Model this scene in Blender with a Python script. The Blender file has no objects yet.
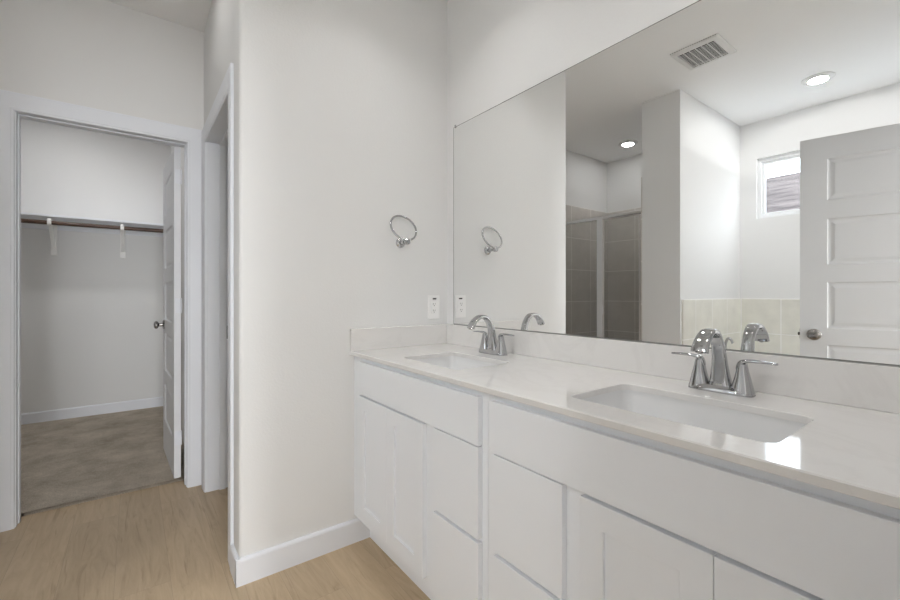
import bpy, bmesh, math, random
from mathutils import Vector, Matrix

S = bpy.context.scene
COL = S.collection
random.seed(7)

# ------------------------------------------------------------------ camera, world, exposure
cd = bpy.data.cameras.new('camera')
cam = bpy.data.objects.new('camera', cd)
COL.objects.link(cam)
cam.location = (0, 0, 1.15)
cam.rotation_euler = (math.radians(90), 0, -math.radians(36.94))
cd.sensor_fit = 'HORIZONTAL'
cd.sensor_width = 36.0
cd.lens = 36.0 * 421.07 / 900.0
cd.shift_y = -6.1 / 900.0
cd.clip_start = 0.02
cd.clip_end = 200
S.camera = cam

S.view_settings.view_transform = 'Standard'
S.view_settings.look = 'None'
S.view_settings.gamma = 1.0
S.view_settings.use_curve_mapping = False
S.view_settings.exposure = 0.21
S.cycles.max_bounces = 14
S.cycles.diffuse_bounces = 8
S.cycles.glossy_bounces = 8
S.cycles.transmission_bounces = 8
S.cycles.transparent_max_bounces = 12
S.cycles.sample_clamp_indirect = 6.0
S.cycles.blur_glossy = 0.3

W = bpy.data.worlds.new('sky')
S.world = W
W.use_nodes = True
wn, wl = W.node_tree.nodes, W.node_tree.links
bg = wn['Background']
tc = wn.new('ShaderNodeTexCoord')
sep = wn.new('ShaderNodeSeparateXYZ')
cr = wn.new('ShaderNodeValToRGB')
cr.color_ramp.elements[0].position = 0.0
cr.color_ramp.elements[0].color = (0.92, 0.96, 1.0, 1)
cr.color_ramp.elements[1].position = 0.8
cr.color_ramp.elements[1].color = (0.80, 0.90, 1.0, 1)
wl.new(tc.outputs['Generated'], sep.inputs[0])
wl.new(sep.outputs['Z'], cr.inputs[0])
wl.new(cr.outputs[0], bg.inputs[0])
bg.inputs[1].default_value = 5.5

# lamp power in watts, by lamp
P_VANITY, P_TUB, P_SHOWER, P_CLOSET, P_BEDROOM_FILL, P_HALL_FILL, P_DAY_FILL = 1.6, 12.3, 2.0, 5.4, 12.0, 0.35, 165.0


def area(name, loc, size, power, color=(1.0, 0.992, 0.99), rot=(0, 0, 0), shape='DISK', size_y=None, spread=180):
    d = bpy.data.lights.new(name, 'AREA')
    d.shape = shape
    d.size = size
    if size_y:
        d.size_y = size_y
    d.energy = power
    d.color = color
    d.spread = math.radians(spread)
    o = bpy.data.objects.new(name, d)
    COL.objects.link(o)
    o.location = loc
    o.rotation_euler = rot
    return o




def portal(name, loc, rot, sx, sy):
    """tells the sampler where the sky comes in (gives off no light of its own)"""
    o = area(name, loc, sx, 1.0, (1, 1, 1), rot, 'RECTANGLE', sy)
    o.data.cycles.is_portal = True
    return o


portal('window_portal', (-2.01, 0.855, 2.118), (0, -math.radians(90), 0), 0.56, 1.12)
# added fill light from behind the camera, standing for bedroom daylight
area('bedroom_fill', (-0.22, -6.18, 1.31), 1.0, P_DAY_FILL, (0.97, 0.985, 1.0), (math.radians(90), 0, 0), 'RECTANGLE', 2.3)
portal('fill_window_portal', (-0.475, -6.32, 1.31), (math.radians(90), 0, 0), 2.05, 2.38)

# ------------------------------------------------------------------ materials


def mat(name, color, rough=0.5, metal=0.0, spec=0.5, bump=None, coat=0.0, noise=None):
    m = bpy.data.materials.new(name)
    m.use_nodes = True
    n, l = m.node_tree.nodes, m.node_tree.links
    b = n['Principled BSDF']
    b.inputs['Base Color'].default_value = (*color, 1)
    b.inputs['Roughness'].default_value = rough
    b.inputs['Metallic'].default_value = metal
    b.inputs['Specular IOR Level'].default_value = spec
    b.inputs['Coat Weight'].default_value = coat
    t = n.new('ShaderNodeTexCoord')
    if noise:                                   # (scale, amount): slight tone variation
        x = n.new('ShaderNodeTexNoise')
        x.inputs['Scale'].default_value = noise[0]
        x.inputs['Detail'].default_value = 4
        l.new(t.outputs['Object'], x.inputs['Vector'])
        mx = n.new('ShaderNodeMix')
        mx.data_type = 'RGBA'
        a = noise[1]
        mx.inputs[6].default_value = (*[c * (1 - a) for c in color], 1)
        mx.inputs[7].default_value = (*[min(1, c * (1 + a)) for c in color], 1)
        l.new(x.outputs['Fac'], mx.inputs[0])
        l.new(mx.outputs[2], b.inputs['Base Color'])
    if bump:                                    # (scale, strength)
        x = n.new('ShaderNodeTexNoise')
        x.inputs['Scale'].default_value = bump[0]
        x.inputs['Detail'].default_value = 3
        l.new(t.outputs['Object'], x.inputs['Vector'])
        bp = n.new('ShaderNodeBump')
        bp.inputs['Strength'].default_value = bump[1]
        bp.inputs['Distance'].default_value = 0.002
        l.new(x.outputs['Fac'], bp.inputs['Height'])
        l.new(bp.outputs[0], b.inputs['Normal'])
    return m


def mat_floor():
    m = mat('oak_plank', (0.4, 0.3, 0.2), 0.42)
    n, l = m.node_tree.nodes, m.node_tree.links
    b = n['Principled BSDF']
    t = n.new('ShaderNodeTexCoord')
    mp = n.new('ShaderNodeMapping')
    mp.inputs['Rotation'].default_value = (0, 0, math.radians(90))
    mp.inputs['Location'].default_value = (0.35, 0.06, 0)
    l.new(t.outputs['Object'], mp.inputs[0])
    br = n.new('ShaderNodeTexBrick')
    br.offset = 0.37
    br.inputs['Scale'].default_value = 1.0
    br.inputs['Brick Width'].default_value = 1.22
    br.inputs['Row Height'].default_value = 0.18
    br.inputs['Mortar Size'].default_value = 0.0006
    br.inputs['Mortar Smooth'].default_value = 0.2
    br.inputs['Bias'].default_value = 0.0
    br.inputs['Color1'].default_value = (0.0, 0.0, 0.0, 1)
    br.inputs['Color2'].default_value = (1, 1, 1, 1)
    br.inputs['Mortar'].default_value = (0.5, 0.5, 0.5, 1)
    l.new(mp.outputs[0], br.inputs['Vector'])
    # long grain: noise squeezed along the plank, shifted per plank
    mg = n.new('ShaderNodeMapping')
    mg.inputs['Scale'].default_value = (1.1, 8, 1)
    l.new(mp.outputs[0], mg.inputs[0])
    ad = n.new('ShaderNodeVectorMath')
    ad.operation = 'ADD'
    sc = n.new('ShaderNodeVectorMath')
    sc.operation = 'SCALE'
    sc.inputs['Scale'].default_value = 7.0
    l.new(br.outputs['Color'], sc.inputs[0])
    l.new(mg.outputs[0], ad.inputs[0])
    l.new(sc.outputs[0], ad.inputs[1])
    g1 = n.new('ShaderNodeTexNoise')
    g1.inputs['Scale'].default_value = 2.2
    g1.inputs['Detail'].default_value = 6
    g1.inputs['Roughness'].default_value = 0.62
    g1.inputs['Distortion'].default_value = 2.2
    l.new(ad.outputs[0], g1.inputs['Vector'])
    r1 = n.new('ShaderNodeValToRGB')
    e = r1.color_ramp.elements
    e[0].position, e[0].color = 0.22, (0.345, 0.250, 0.150, 1)
    e[1].position, e[1].color = 0.66, (0.545, 0.422, 0.282, 1)
    x = e.new(0.40)
    x.color = (0.475, 0.360, 0.232, 1)
    l.new(g1.outputs['Fac'], r1.inputs[0])
    # dark flecks
    mf = n.new('ShaderNodeMapping')
    mf.inputs['Scale'].default_value = (1.8, 24, 1)
    l.new(mp.outputs[0], mf.inputs[0])
    g2 = n.new('ShaderNodeTexNoise')
    g2.inputs['Scale'].default_value = 1.5
    g2.inputs['Detail'].default_value = 4
    g2.inputs['Distortion'].default_value = 1.2
    l.new(mf.outputs[0], g2.inputs['Vector'])
    r2 = n.new('ShaderNodeValToRGB')
    e = r2.color_ramp.elements
    e[0].position, e[0].color = 0.60, (1, 1, 1, 1)
    e[1].position, e[1].color = 0.74, (0.70, 0.65, 0.59, 1)
    l.new(g2.outputs['Fac'], r2.inputs[0])
    mx = n.new('ShaderNodeMix')
    mx.data_type = 'RGBA'
    mx.blend_type = 'MULTIPLY'
    mx.inputs[0].default_value = 0.8
    l.new(r1.outputs[0], mx.inputs[6])
    l.new(r2.outputs[0], mx.inputs[7])
    # plank to plank tone
    hv = n.new('ShaderNodeHueSaturation')
    mr = n.new('ShaderNodeMapRange')
    mr.inputs['To Min'].default_value = 0.95
    mr.inputs['To Max'].default_value = 1.05
    l.new(br.outputs['Color'], mr.inputs['Value'])
    l.new(mr.outputs[0], hv.inputs['Value'])
    l.new(mx.outputs[2], hv.inputs['Color'])
    m2 = n.new('ShaderNodeMix')
    m2.data_type = 'RGBA'
    m2.inputs[7].default_value = (0.36, 0.27, 0.18, 1)
    l.new(br.outputs['Fac'], m2.inputs[0])
    l.new(hv.outputs[0], m2.inputs[6])
    l.new(m2.outputs[2], b.inputs['Base Color'])
    bp = n.new('ShaderNodeBump')
    bp.inputs['Strength'].default_value = 0.08
    bp.inputs['Distance'].default_value = 0.002
    l.new(g1.outputs['Fac'], bp.inputs['Height'])
    l.new(bp.outputs[0], b.inputs['Normal'])
    return m


def mat_tile(name, axis, size, origin, c1, c2, grout, rough=0.3, gw=0.004):
    """square tiles on a wall; axis 'x' or 'y' is the wall's horizontal direction"""
    m = mat(name, c1, rough)
    n, l = m.node_tree.nodes, m.node_tree.links
    b = n['Principled BSDF']
    t = n.new('ShaderNodeTexCoord')
    sp = n.new('ShaderNodeSeparateXYZ')
    l.new(t.outputs['Object'], sp.inputs[0])
    cb = n.new('ShaderNodeCombineXYZ')
    l.new(sp.outputs['X' if axis == 'x' else 'Y'], cb.inputs[0])
    l.new(sp.outputs['Z'], cb.inputs[1])
    ad = n.new('ShaderNodeVectorMath')
    ad.operation = 'SUBTRACT'
    ad.inputs[1].default_value = (origin[0], origin[1], 0)
    l.new(cb.outputs[0], ad.inputs[0])
    br = n.new('ShaderNodeTexBrick')
    br.offset = 0.0
    br.inputs['Scale'].default_value = 1.0
    br.inputs['Brick Width'].default_value = size[0]
    br.inputs['Row Height'].default_value = size[1]
    br.inputs['Mortar Size'].default_value = gw
    br.inputs['Mortar Smooth'].default_value = 0.1
    br.inputs['Color1'].default_value = (*c1, 1)
    br.inputs['Color2'].default_value = (*c2, 1)
    br.inputs['Mortar'].default_value = (*grout, 1)
    l.new(ad.outputs[0], br.inputs['Vector'])
    ns = n.new('ShaderNodeTexNoise')
    ns.inputs['Scale'].default_value = 9
    ns.inputs['Detail'].default_value = 5
    l.new(t.outputs['Object'], ns.inputs['Vector'])
    mr = n.new('ShaderNodeMapRange')
    mr.inputs['To Min'].default_value = 0.86
    mr.inputs['To Max'].default_value = 1.12
    l.new(ns.outputs['Fac'], mr.inputs['Value'])
    hv = n.new('ShaderNodeHueSaturation')
    l.new(br.outputs['Color'], hv.inputs['Color'])
    l.new(mr.outputs[0], hv.inputs['Value'])
    l.new(hv.outputs[0], b.inputs['Base Color'])
    bp = n.new('ShaderNodeBump')
    bp.invert = True
    bp.inputs['Strength'].default_value = 0.4
    bp.inputs['Distance'].default_value = 0.002
    l.new(br.outputs['Fac'], bp.inputs['Height'])
    l.new(bp.outputs[0], b.inputs['Normal'])
    return m


def mat_carpet():
    m = mat('carpet_pile', (0.2, 0.17, 0.14), 1.0, spec=0.05)
    n, l = m.node_tree.nodes, m.node_tree.links
    b = n['Principled BSDF']
    t = n.new('ShaderNodeTexCoord')
    a = n.new('ShaderNodeTexNoise')
    a.inputs['Scale'].default_value = 4.2
    a.inputs['Detail'].default_value = 7
    a.inputs['Roughness'].default_value = 0.68
    a.inputs['Distortion'].default_value = 0.15
    l.new(t.outputs['Object'], a.inputs['Vector'])
    r = n.new('ShaderNodeValToRGB')
    e = r.color_ramp.elements
    e[0].position, e[0].color = 0.32, (0.38, 0.33, 0.265, 1)
    e[1].position, e[1].color = 0.68, (0.60, 0.535, 0.45, 1)
    l.new(a.outputs['Fac'], r.inputs[0])
    f = n.new('ShaderNodeTexNoise')
    f.inputs['Scale'].default_value = 260
    f.inputs['Detail'].default_value = 2
    l.new(t.outputs['Object'], f.inputs['Vector'])
    mr = n.new('ShaderNodeMapRange')
    mr.inputs['From Min'].default_value = 0.3
    mr.inputs['From Max'].default_value = 0.7
    mr.inputs['To Min'].default_value = 0.72
    mr.inputs['To Max'].default_value = 1.25
    l.new(f.outputs['Fac'], mr.inputs['Value'])
    hv = n.new('ShaderNodeHueSaturation')
    l.new(r.outputs[0], hv.inputs['Color'])
    l.new(mr.outputs[0], hv.inputs['Value'])
    l.new(hv.outputs[0], b.inputs['Base Color'])
    bp = n.new('ShaderNodeBump')
    bp.inputs['Strength'].default_value = 0.9
    bp.inputs['Distance'].default_value = 0.006
    l.new(f.outputs['Fac'], bp.inputs['Height'])
    l.new(bp.outputs[0], b.inputs['Normal'])
    return m


def mat_quartz():
    m = mat('white_quartz', (0.74, 0.72, 0.69), 0.07, spec=0.55)
    n, l = m.node_tree.nodes, m.node_tree.links
    b = n['Principled BSDF']
    t = n.new('ShaderNodeTexCoord')
    a = n.new('ShaderNodeTexNoise')
    a.inputs['Scale'].default_value = 2.6
    a.inputs['Detail'].default_value = 9
    a.inputs['Roughness'].default_value = 0.6
    a.inputs['Distortion'].default_value = 1.6
    l.new(t.outputs['Object'], a.inputs['Vector'])
    r = n.new('ShaderNodeValToRGB')
    e = r.color_ramp.elements
    e[0].position, e[0].color = 0.46, (0.785, 0.77, 0.752, 1)
    e[1].position, e[1].color = 0.54, (0.785, 0.77, 0.752, 1)
    x = e.new(0.50)
    x.color = (0.758, 0.742, 0.724, 1)
    l.new(a.outputs['Fac'], r.inputs[0])
    l.new(r.outputs[0], b.inputs['Base Color'])
    return m


def mat_wood():
    m = mat('stained_wood', (0.12, 0.06, 0.035), 0.35)
    n, l = m.node_tree.nodes, m.node_tree.links
    b = n['Principled BSDF']
    t = n.new('ShaderNodeTexCoord')
    mp = n.new('ShaderNodeMapping')
    mp.inputs['Scale'].default_value = (3, 60, 60)
    l.new(t.outputs['Object'], mp.inputs[0])
    a = n.new('ShaderNodeTexNoise')
    a.inputs['Scale'].default_value = 1
    a.inputs['Detail'].default_value = 5
    l.new(mp.outputs[0], a.inputs['Vector'])
    r = n.new('ShaderNodeValToRGB')
    e = r.color_ramp.elements
    e[0].position, e[0].color = 0.3, (0.050, 0.026, 0.017, 1)
    e[1].position, e[1].color = 0.7, (0.13, 0.070, 0.045, 1)
    l.new(a.outputs['Fac'], r.inputs[0])
    l.new(r.outputs[0], b.inputs['Base Color'])
    return m


def mat_glass(name, tint):
    m = bpy.data.materials.new(name)
    m.use_nodes = True
    n, l = m.node_tree.nodes, m.node_tree.links
    n.clear()
    o = n.new('ShaderNodeOutputMaterial')
    tr = n.new('ShaderNodeBsdfTransparent')
    tr.inputs[0].default_value = (*tint, 1)
    gl = n.new('ShaderNodeBsdfGlossy')
    gl.inputs['Roughness'].default_value = 0.01
    fr = n.new('ShaderNodeFresnel')
    ge = n.new('ShaderNodeNewGeometry')
    io = n.new('ShaderNodeMapRange')            # same reflectance on the pane's front and back faces
    io.inputs['To Min'].default_value = 1.45
    io.inputs['To Max'].default_value = 1 / 1.45
    l.new(ge.outputs['Backfacing'], io.inputs['Value'])
    l.new(io.outputs[0], fr.inputs[0])
    mx = n.new('ShaderNodeMixShader')
    l.new(fr.outputs[0], mx.inputs[0])
    l.new(tr.outputs[0], mx.inputs[1])
    l.new(gl.outputs[0], mx.inputs[2])
    l.new(mx.outputs[0], o.inputs[0])
    return m


def mat_emit(name, color, strength):
    m = bpy.data.materials.new(name)
    m.use_nodes = True
    n, l = m.node_tree.nodes, m.node_tree.links
    n.clear()
    o = n.new('ShaderNodeOutputMaterial')
    e = n.new('ShaderNodeEmission')
    e.inputs[0].default_value = (*color, 1)
    e.inputs[1].default_value = strength
    l.new(e.outputs[0], o.inputs[0])
    return m


def mat_shingle():
    m = mat('roof_shingle', (0.25, 0.24, 0.26), 0.9, spec=0.1)
    n, l = m.node_tree.nodes, m.node_tree.links
    b = n['Principled BSDF']
    t = n.new('ShaderNodeTexCoord')
    mp = n.new('ShaderNodeMapping')
    mp.inputs['Scale'].default_value = (1, 0.45, 2.4)
    l.new(t.outputs['Object'], mp.inputs[0])
    a = n.new('ShaderNodeTexNoise')
    a.inputs['Scale'].default_value = 3.2
    a.inputs['Detail'].default_value = 5
    l.new(mp.outputs[0], a.inputs['Vector'])
    r = n.new('ShaderNodeValToRGB')
    e = r.color_ramp.elements
    e[0].position, e[0].color = 0.35, (0.062, 0.050, 0.048, 1)
    e[1].position, e[1].color = 0.68, (0.165, 0.135, 0.128, 1)
    l.new(a.outputs['Fac'], r.inputs[0])
    l.new(r.outputs[0], b.inputs['Base Color'])
    return m


PAINT = (0.792, 0.792, 0.787)
M = dict(
    wall=mat('wall_paint', PAINT, 0.75, bump=(140, 0.25), spec=0.3),
    ceil=mat('ceiling_paint', (0.90, 0.90, 0.90), 0.9, bump=(90, 0.25), spec=0.2),
    trim=mat('trim_paint', (0.82, 0.84, 0.885), 0.38, spec=0.4),
    door=mat('door_paint', (0.80, 0.81, 0.835), 0.40, spec=0.4),
    shaded_door=mat('shaded_door_paint', (0.62, 0.627, 0.637), 0.42, spec=0.4),  # white door's shade put into the colour of the entry leaf
    cab=mat('cabinet_paint', (0.85, 0.87, 0.905), 0.40, spec=0.4),
    dark=mat('shadow_gap', (0.03, 0.03, 0.03), 0.8),
    floor=mat_floor(),
    carpet=mat_carpet(),
    quartz=mat_quartz(),
    ceramic=mat('white_ceramic', (0.82, 0.82, 0.82), 0.06, spec=0.6),
    tub=mat('white_acrylic', (0.82, 0.82, 0.81), 0.12),
    chrome=mat('chrome', (0.50, 0.505, 0.515), 0.04, 1.0),
    nickel=mat('satin_nickel', (0.30, 0.285, 0.275), 0.2, 1.0),
    alu=mat('brushed_nickel', (0.84, 0.82, 0.79), 0.28, 1.0),
    mirror=mat('silvered_glass', (0.945, 0.95, 0.945), 0.0, 1.0),
    edge=mat('mirror_edge_shade', (0.23, 0.23, 0.22), 0.35, 0.6),
    plastic=mat('white_plastic', (0.90, 0.895, 0.89), 0.35),
    slot=mat('dark_slot', (0.012, 0.012, 0.012), 0.9, spec=0.0),
    vent=mat('vent_white', (0.78, 0.78, 0.775), 0.45),
    wood=mat_wood(),
    bracket=mat('bracket_white', (0.90, 0.895, 0.88), 0.45),
    glass=mat_glass('shower_glass', (0.93, 0.935, 0.93)),
    pane=mat_glass('window_glass', (0.96, 0.975, 0.98)),
    vinyl=mat('white_vinyl', (0.84, 0.85, 0.86), 0.35),
    lens=mat_emit('lamp_lens', (1.0, 0.97, 0.93), 12.0),
    shingle=mat_shingle(),
    brickwall=mat('house_wall', (0.55, 0.52, 0.48), 0.8, noise=(4, 0.1)),
    ground=mat('pale_bounce_ground', (0.55, 0.545, 0.53), 1.0, noise=(3, 0.06)),
    bedwall=mat('bedroom_paint', PAINT, 0.8, spec=0.3),
)
C_TAUPE1, C_TAUPE2, C_TGR = (0.60, 0.57, 0.535), (0.64, 0.61, 0.575), (0.84, 0.815, 0.785)
C_BEI1, C_BEI2, C_BGR = (0.78, 0.765, 0.70), (0.80, 0.785, 0.72), (0.93, 0.92, 0.90)
M['stile_x'] = mat_tile('shower_tile_side', 'x', (0.355, 0.355), (-1.882, 0.0), C_TAUPE1, C_TAUPE2, C_TGR)
M['stile_y'] = mat_tile('shower_tile_back', 'y', (0.355, 0.355), (2.935, 0.0), C_TAUPE1, C_TAUPE2, C_TGR)
M['btile_x'] = mat_tile('tub_tile_side', 'x', (0.315, 0.3165), (-1.872, 0.157), C_BEI1, C_BEI2, C_BGR)
M['btile_y'] = mat_tile('tub_tile_back', 'y', (0.305, 0.3165), (1.525, 0.157), C_BEI1, C_BEI2, C_BGR)

# ------------------------------------------------------------------ mesh helpers


def BM():
    return bmesh.new()


def box(bm, a, b, bev=0.0, seg=2):
    lo = Vector([min(p, q) for p, q in zip(a, b)])
    hi = Vector([max(p, q) for p, q in zip(a, b)])
    t = bmesh.new()
    bmesh.ops.create_cube(t, size=1.0)
    for v in t.verts:
        v.co = Vector([(l + h) / 2 + c * (h - l) for c, l, h in zip(v.co, lo, hi)])
    if bev:
        bmesh.ops.bevel(t, geom=list(t.edges), offset=bev, segments=seg, profile=0.5, affect='EDGES')
    merge(bm, t)


def merge(bm, t, mtx=None):
    if mtx is not None:
        bmesh.ops.transform(t, matrix=mtx, verts=t.verts)
    me = bpy.data.meshes.new('tmp')
    t.to_mesh(me)
    t.free()
    bm.from_mesh(me)
    bpy.data.meshes.remove(me)


def loft(bm, rings, cap0=True, cap1=True, closed=False):
    vs = [[bm.verts.new(p) for p in r] for r in rings]
    n = len(vs[0])
    m = len(vs)
    for i in range(m if closed else m - 1):
        a, b = vs[i], vs[(i + 1) % m]
        for j in range(n):
            k = (j + 1) % n
            bm.faces.new((a[j], a[k], b[k], b[j]))
    if not closed:
        if cap0:
            bm.faces.new(list(reversed(vs[0])))
        if cap1:
            bm.faces.new(vs[-1])
    return vs


def cyl(bm, p, q, r, r2=None, seg=24):
    p, q = Vector(p), Vector(q)
    r2 = r if r2 is None else r2
    z = (q - p).normalized()
    x = z.orthogonal().normalized()
    y = z.cross(x)
    rings = []
    for c, rr in ((p, r), (q, r2)):
        rings.append([c + rr * (math.cos(t) * x + math.sin(t) * y) for t in [2 * math.pi * i / seg for i in range(seg)]])
    loft(bm, rings)


def lathe(bm, o, axis, prof, seg=28):
    """prof: list of (distance along axis, radius)"""
    o, z = Vector(o), Vector(axis).normalized()
    x = z.orthogonal().normalized()
    y = z.cross(x)
    rings = [[o + z * h + max(r, 1e-4) * (math.cos(t) * x + math.sin(t) * y) for t in [2 * math.pi * i / seg for i in range(seg)]] for h, r in prof]
    loft(bm, rings)


def torus(bm, c, nrm, R, r, seg=48, s2=12):
    c, z = Vector(c), Vector(nrm).normalized()
    x = z.orthogonal().normalized()
    y = z.cross(x)
    rings = []
    for i in range(seg):
        t = 2 * math.pi * i / seg
        d = math.cos(t) * x + math.sin(t) * y
        rings.append([c + d * R + r * (math.cos(u) * d + math.sin(u) * z) for u in [2 * math.pi * k / s2 for k in range(s2)]])
    loft(bm, rings, closed=True)


def rrect(cx, cy, hx, hy, r, seg=6):
    """rounded rectangle outline, counter-clockwise"""
    out = []
    r = min(r, hx - 1e-4, hy - 1e-4)
    for sx, sy, a0 in ((1, 1, 0), (-1, 1, 90), (-1, -1, 180), (1, -1, 270)):
        for k in range(seg + 1):
            a = math.radians(a0 + 90 * k / seg)
            out.append((cx + sx * (hx - r) + r * math.cos(a), cy + sy * (hy - r) + r * math.sin(a)))
    return out


def tag(o, label=None, cat=None, group=None, kind=None):
    if label:
        o['label'] = label
    if cat:
        o['category'] = cat
    if group:
        o['group'] = group
    if kind:
        o['kind'] = kind
    return o


def thing(name, label, cat, loc, rotz=0.0, group=None, kind=None):
    o = bpy.data.objects.new(name, None)
    o.empty_display_size = 0.05
    COL.objects.link(o)
    o.location = loc
    o.rotation_euler = (0, 0, rotz)
    return tag(o, label, cat, group, kind)


def world_mtx(o):
    m = Matrix.LocRotScale(o.location, o.rotation_euler, None)
    return world_mtx(o.parent) @ m if o.parent else m


def obj(name, bm, m, parent=None, local=False, smooth=None, label=None):
    """link bm as ONE mesh object; geometry is in world space unless local"""
    bmesh.ops.recalc_face_normals(bm, faces=bm.faces)
    if parent is not None and not local:
        bmesh.ops.transform(bm, matrix=world_mtx(parent).inverted(), verts=bm.verts)
    me = bpy.data.meshes.new(name)
    bm.to_mesh(me)
    bm.free()
    me.materials.append(m)
    if smooth:
        for p in me.polygons:
            p.use_smooth = True
        me.set_sharp_from_angle(angle=math.radians(smooth))
    o = bpy.data.objects.new(name, me)
    COL.objects.link(o)
    if parent is not None:
        o.parent = parent
    if label:
        o['label'] = label
    return o


def struct(name, bm, m, label=None, cat=None, smooth=None):
    o = obj(name, bm, m, None, smooth=smooth)
    return tag(o, label, cat, None, 'structure')


def copy_tree(o, parent=None):
    c = o.copy()
    COL.objects.link(c)
    if parent is not None:
        c.parent = parent
    for ch in [x for x in bpy.data.objects if x.parent == o]:
        copy_tree(ch, c)
    return c


# ------------------------------------------------------------------ room dimensions
ZC = 2.740
XW = 1.360        # vanity wall
YE = 1.832        # end wall
XS = 0.335        # its left return, with the side doorway
YK = 2.942        # closet wall
XL = -1.882       # window wall
YB = -0.02        # wall with the entry door
XP = -0.678       # face of the pier between tub and shower
T = 0.115

# floors
bm = BM(); box(bm, (-2.0, YB - T, -0.05), (1.48, 3.066, 0.0))
struct('floor', bm, M['floor'], 'light oak plank bathroom floor', 'floor')

bm = BM()                                       # closet carpet with a rounded tufted edge at the doorway
box(bm, (-1.4, 3.066, -0.05), (0.305, 5.15, 0.018))
box(bm, (-0.462, 3.066, -0.05), (0.252, 3.075, 0.017), 0.0)
for i in range(240):                            # pile tufts along the cut edge
    x = -0.45 + 0.69 * i / 239
    h = 0.012 + 0.007 * random.random()
    d = 0.004 + 0.007 * random.random()
    cyl(bm, (x, 3.068, 0.001), (x + random.uniform(-.003, .003), 3.068 - d, h), 0.0028, 0.0012, 6)
struct('floor_closet', bm, M['carpet'], 'grey brown pile carpet in the closet', 'carpet')

# ceiling
bm = BM(); box(bm, (-2.0, YB - T, ZC), (1.48, YK + T, ZC + 0.1))
struct('ceiling', bm, M['ceil'], 'flat white bathroom ceiling', 'ceiling')
bm = BM(); box(bm, (-1.52, YK + T, ZC), (0.565, 5.27, ZC + 0.1))
struct('ceiling_closet', bm, M['ceil'], 'closet ceiling', 'ceiling')

# walls
bm = BM(); box(bm, (XW, YB - T, 0), (1.48, YK + T, ZC))
struct('wall_right', bm, M['wall'], 'vanity wall carrying the big mirror', 'wall')

bm = BM()                                       # end wall with a bullnose outer corner
r = 0.016
pts = [(XW, YE), (XW, YE + T), (XS, YE + T)]
for k in range(7):
    a = math.radians(180 + 90 * k / 6)
    pts.append((XS + r + r * math.cos(a), YE + r + r * math.sin(a)))
rings = [[Vector((x, y, z)) for x, y in pts] for z in (0, ZC)]
loft(bm, rings)
struct('wall_end', bm, M['wall'], 'end wall beside the vanity with the towel ring', 'wall', smooth=40)

XS2 = 0.341
YJ0, YJ1, ZD, ZS = 2.050, 2.795, 2.050, 2.030              # side doorway
bm = BM()
box(bm, (XS2, YE + T, 0), (XS2 + T, YJ0 - 0.018, ZC))
box(bm, (XS2, YJ1 + 0.018, 0), (XS2 + T, YK, ZC))
box(bm, (XS2, YJ0 - 0.018, ZS + 0.018), (XS2 + T, YJ1 + 0.018, ZC))
struct('wall_side', bm, M['wall'], 'short wall with the side doorway', 'wall')

XK0, XK1 = -0.462, 0.252                        # closet doorway
bm = BM()
box(bm, (-2.0, YK, 0), (XK0 - 0.018, YK + T, ZC))
box(bm, (XK1 + 0.018, YK, 0), (1.48, YK + T, ZC))
box(bm, (XK0 - 0.018, YK, ZD + 0.018), (XK1 + 0.018, YK + T, ZC))
struct('wall_closet', bm, M['wall'], 'wall with the closet doorway', 'wall')

YW0, YW1, ZW0, ZW1 = 0.30, 1.408, 1.842, 2.395  # window opening
bm = BM()
box(bm, (XL - T, YB - T, 0), (XL, YW0, ZC))
box(bm, (XL - T, YW1, 0), (XL, YK + T, ZC))
box(bm, (XL - T, YW0, 0), (XL, YW1, ZW0))
box(bm, (XL - T, YW0, ZW1), (XL, YW1, ZC))
struct('wall_left', bm, M['wall'], 'window wall over the tub', 'wall')

bm = BM()                                       # pier between shower and tub
box(bm, (XL, 1.540, 0), (XP, 1.845, ZC), 0.0)
struct('wall_pier', bm, M['wall'], 'thick pier between shower and tub', 'wall')

XD0, XD1 = -0.572, 0.240                        # entry doorway behind the camera
bm = BM()
box(bm, (-2.0, YB - T, 0), (XD0, YB, ZC))
box(bm, (XD1, YB - T, 0), (1.48, YB, ZC))
box(bm, (XD0, YB - T, ZD + 0.01), (XD1, YB, ZC))
struct('wall_entry', bm, M['wall'], 'wall with the entry doorway', 'wall')

bm = BM()                                       # closet shell
box(bm, (-1.4, 5.15, 0), (0.45, 5.27, ZC))
struct('wall_back', bm, M['wall'], 'back wall of the closet', 'wall')
bm = BM(); box(bm, (-1.52, YK + T, 0), (-1.4, 5.27, ZC))
struct('wall_closet_left', bm, M['wall'], 'left closet wall', 'wall')
bm = BM(); box(bm, (0.305, YK + T, 0), (0.42, 5.27, ZC))
struct('wall_closet_right', bm, M['wall'], 'right closet wall', 'wall')

# bedroom behind the camera (only its light comes in)
bm = BM()
box(bm, (-2.3, -6.2, -0.05), (2.3, YB - T, 0.0))
struct('floor_bedroom', bm, M['carpet'], 'bedroom carpet', 'carpet')
bm = BM(); box(bm, (-2.3, -6.2, ZC), (2.3, YB - T, ZC + 0.1))
struct('ceiling_bedroom', bm, M['ceil'], 'bedroom ceiling', 'ceiling')
bm = BM()
box(bm, (-2.3, -6.3, 0), (2.3, -6.2, 0.12))
box(bm, (-2.3, -6.3, 2.50), (2.3, -6.2, ZC))
box(bm, (-2.3, -6.3, 0.12), (-1.50, -6.2, 2.50))
box(bm, (0.55, -6.3, 0.12), (2.3, -6.2, 2.50))
struct('wall_bedroom_back', bm, M['bedwall'], 'far bedroom wall', 'wall')
bm = BM()
for xx in (-1.50, -0.50, 0.49):
    box(bm, (xx, -6.28, 0.12), (xx + 0.06, -6.22, 2.50), 0.003)
box(bm, (-1.50, -6.28, 0.12), (0.55, -6.22, 0.18), 0.003)
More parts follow.
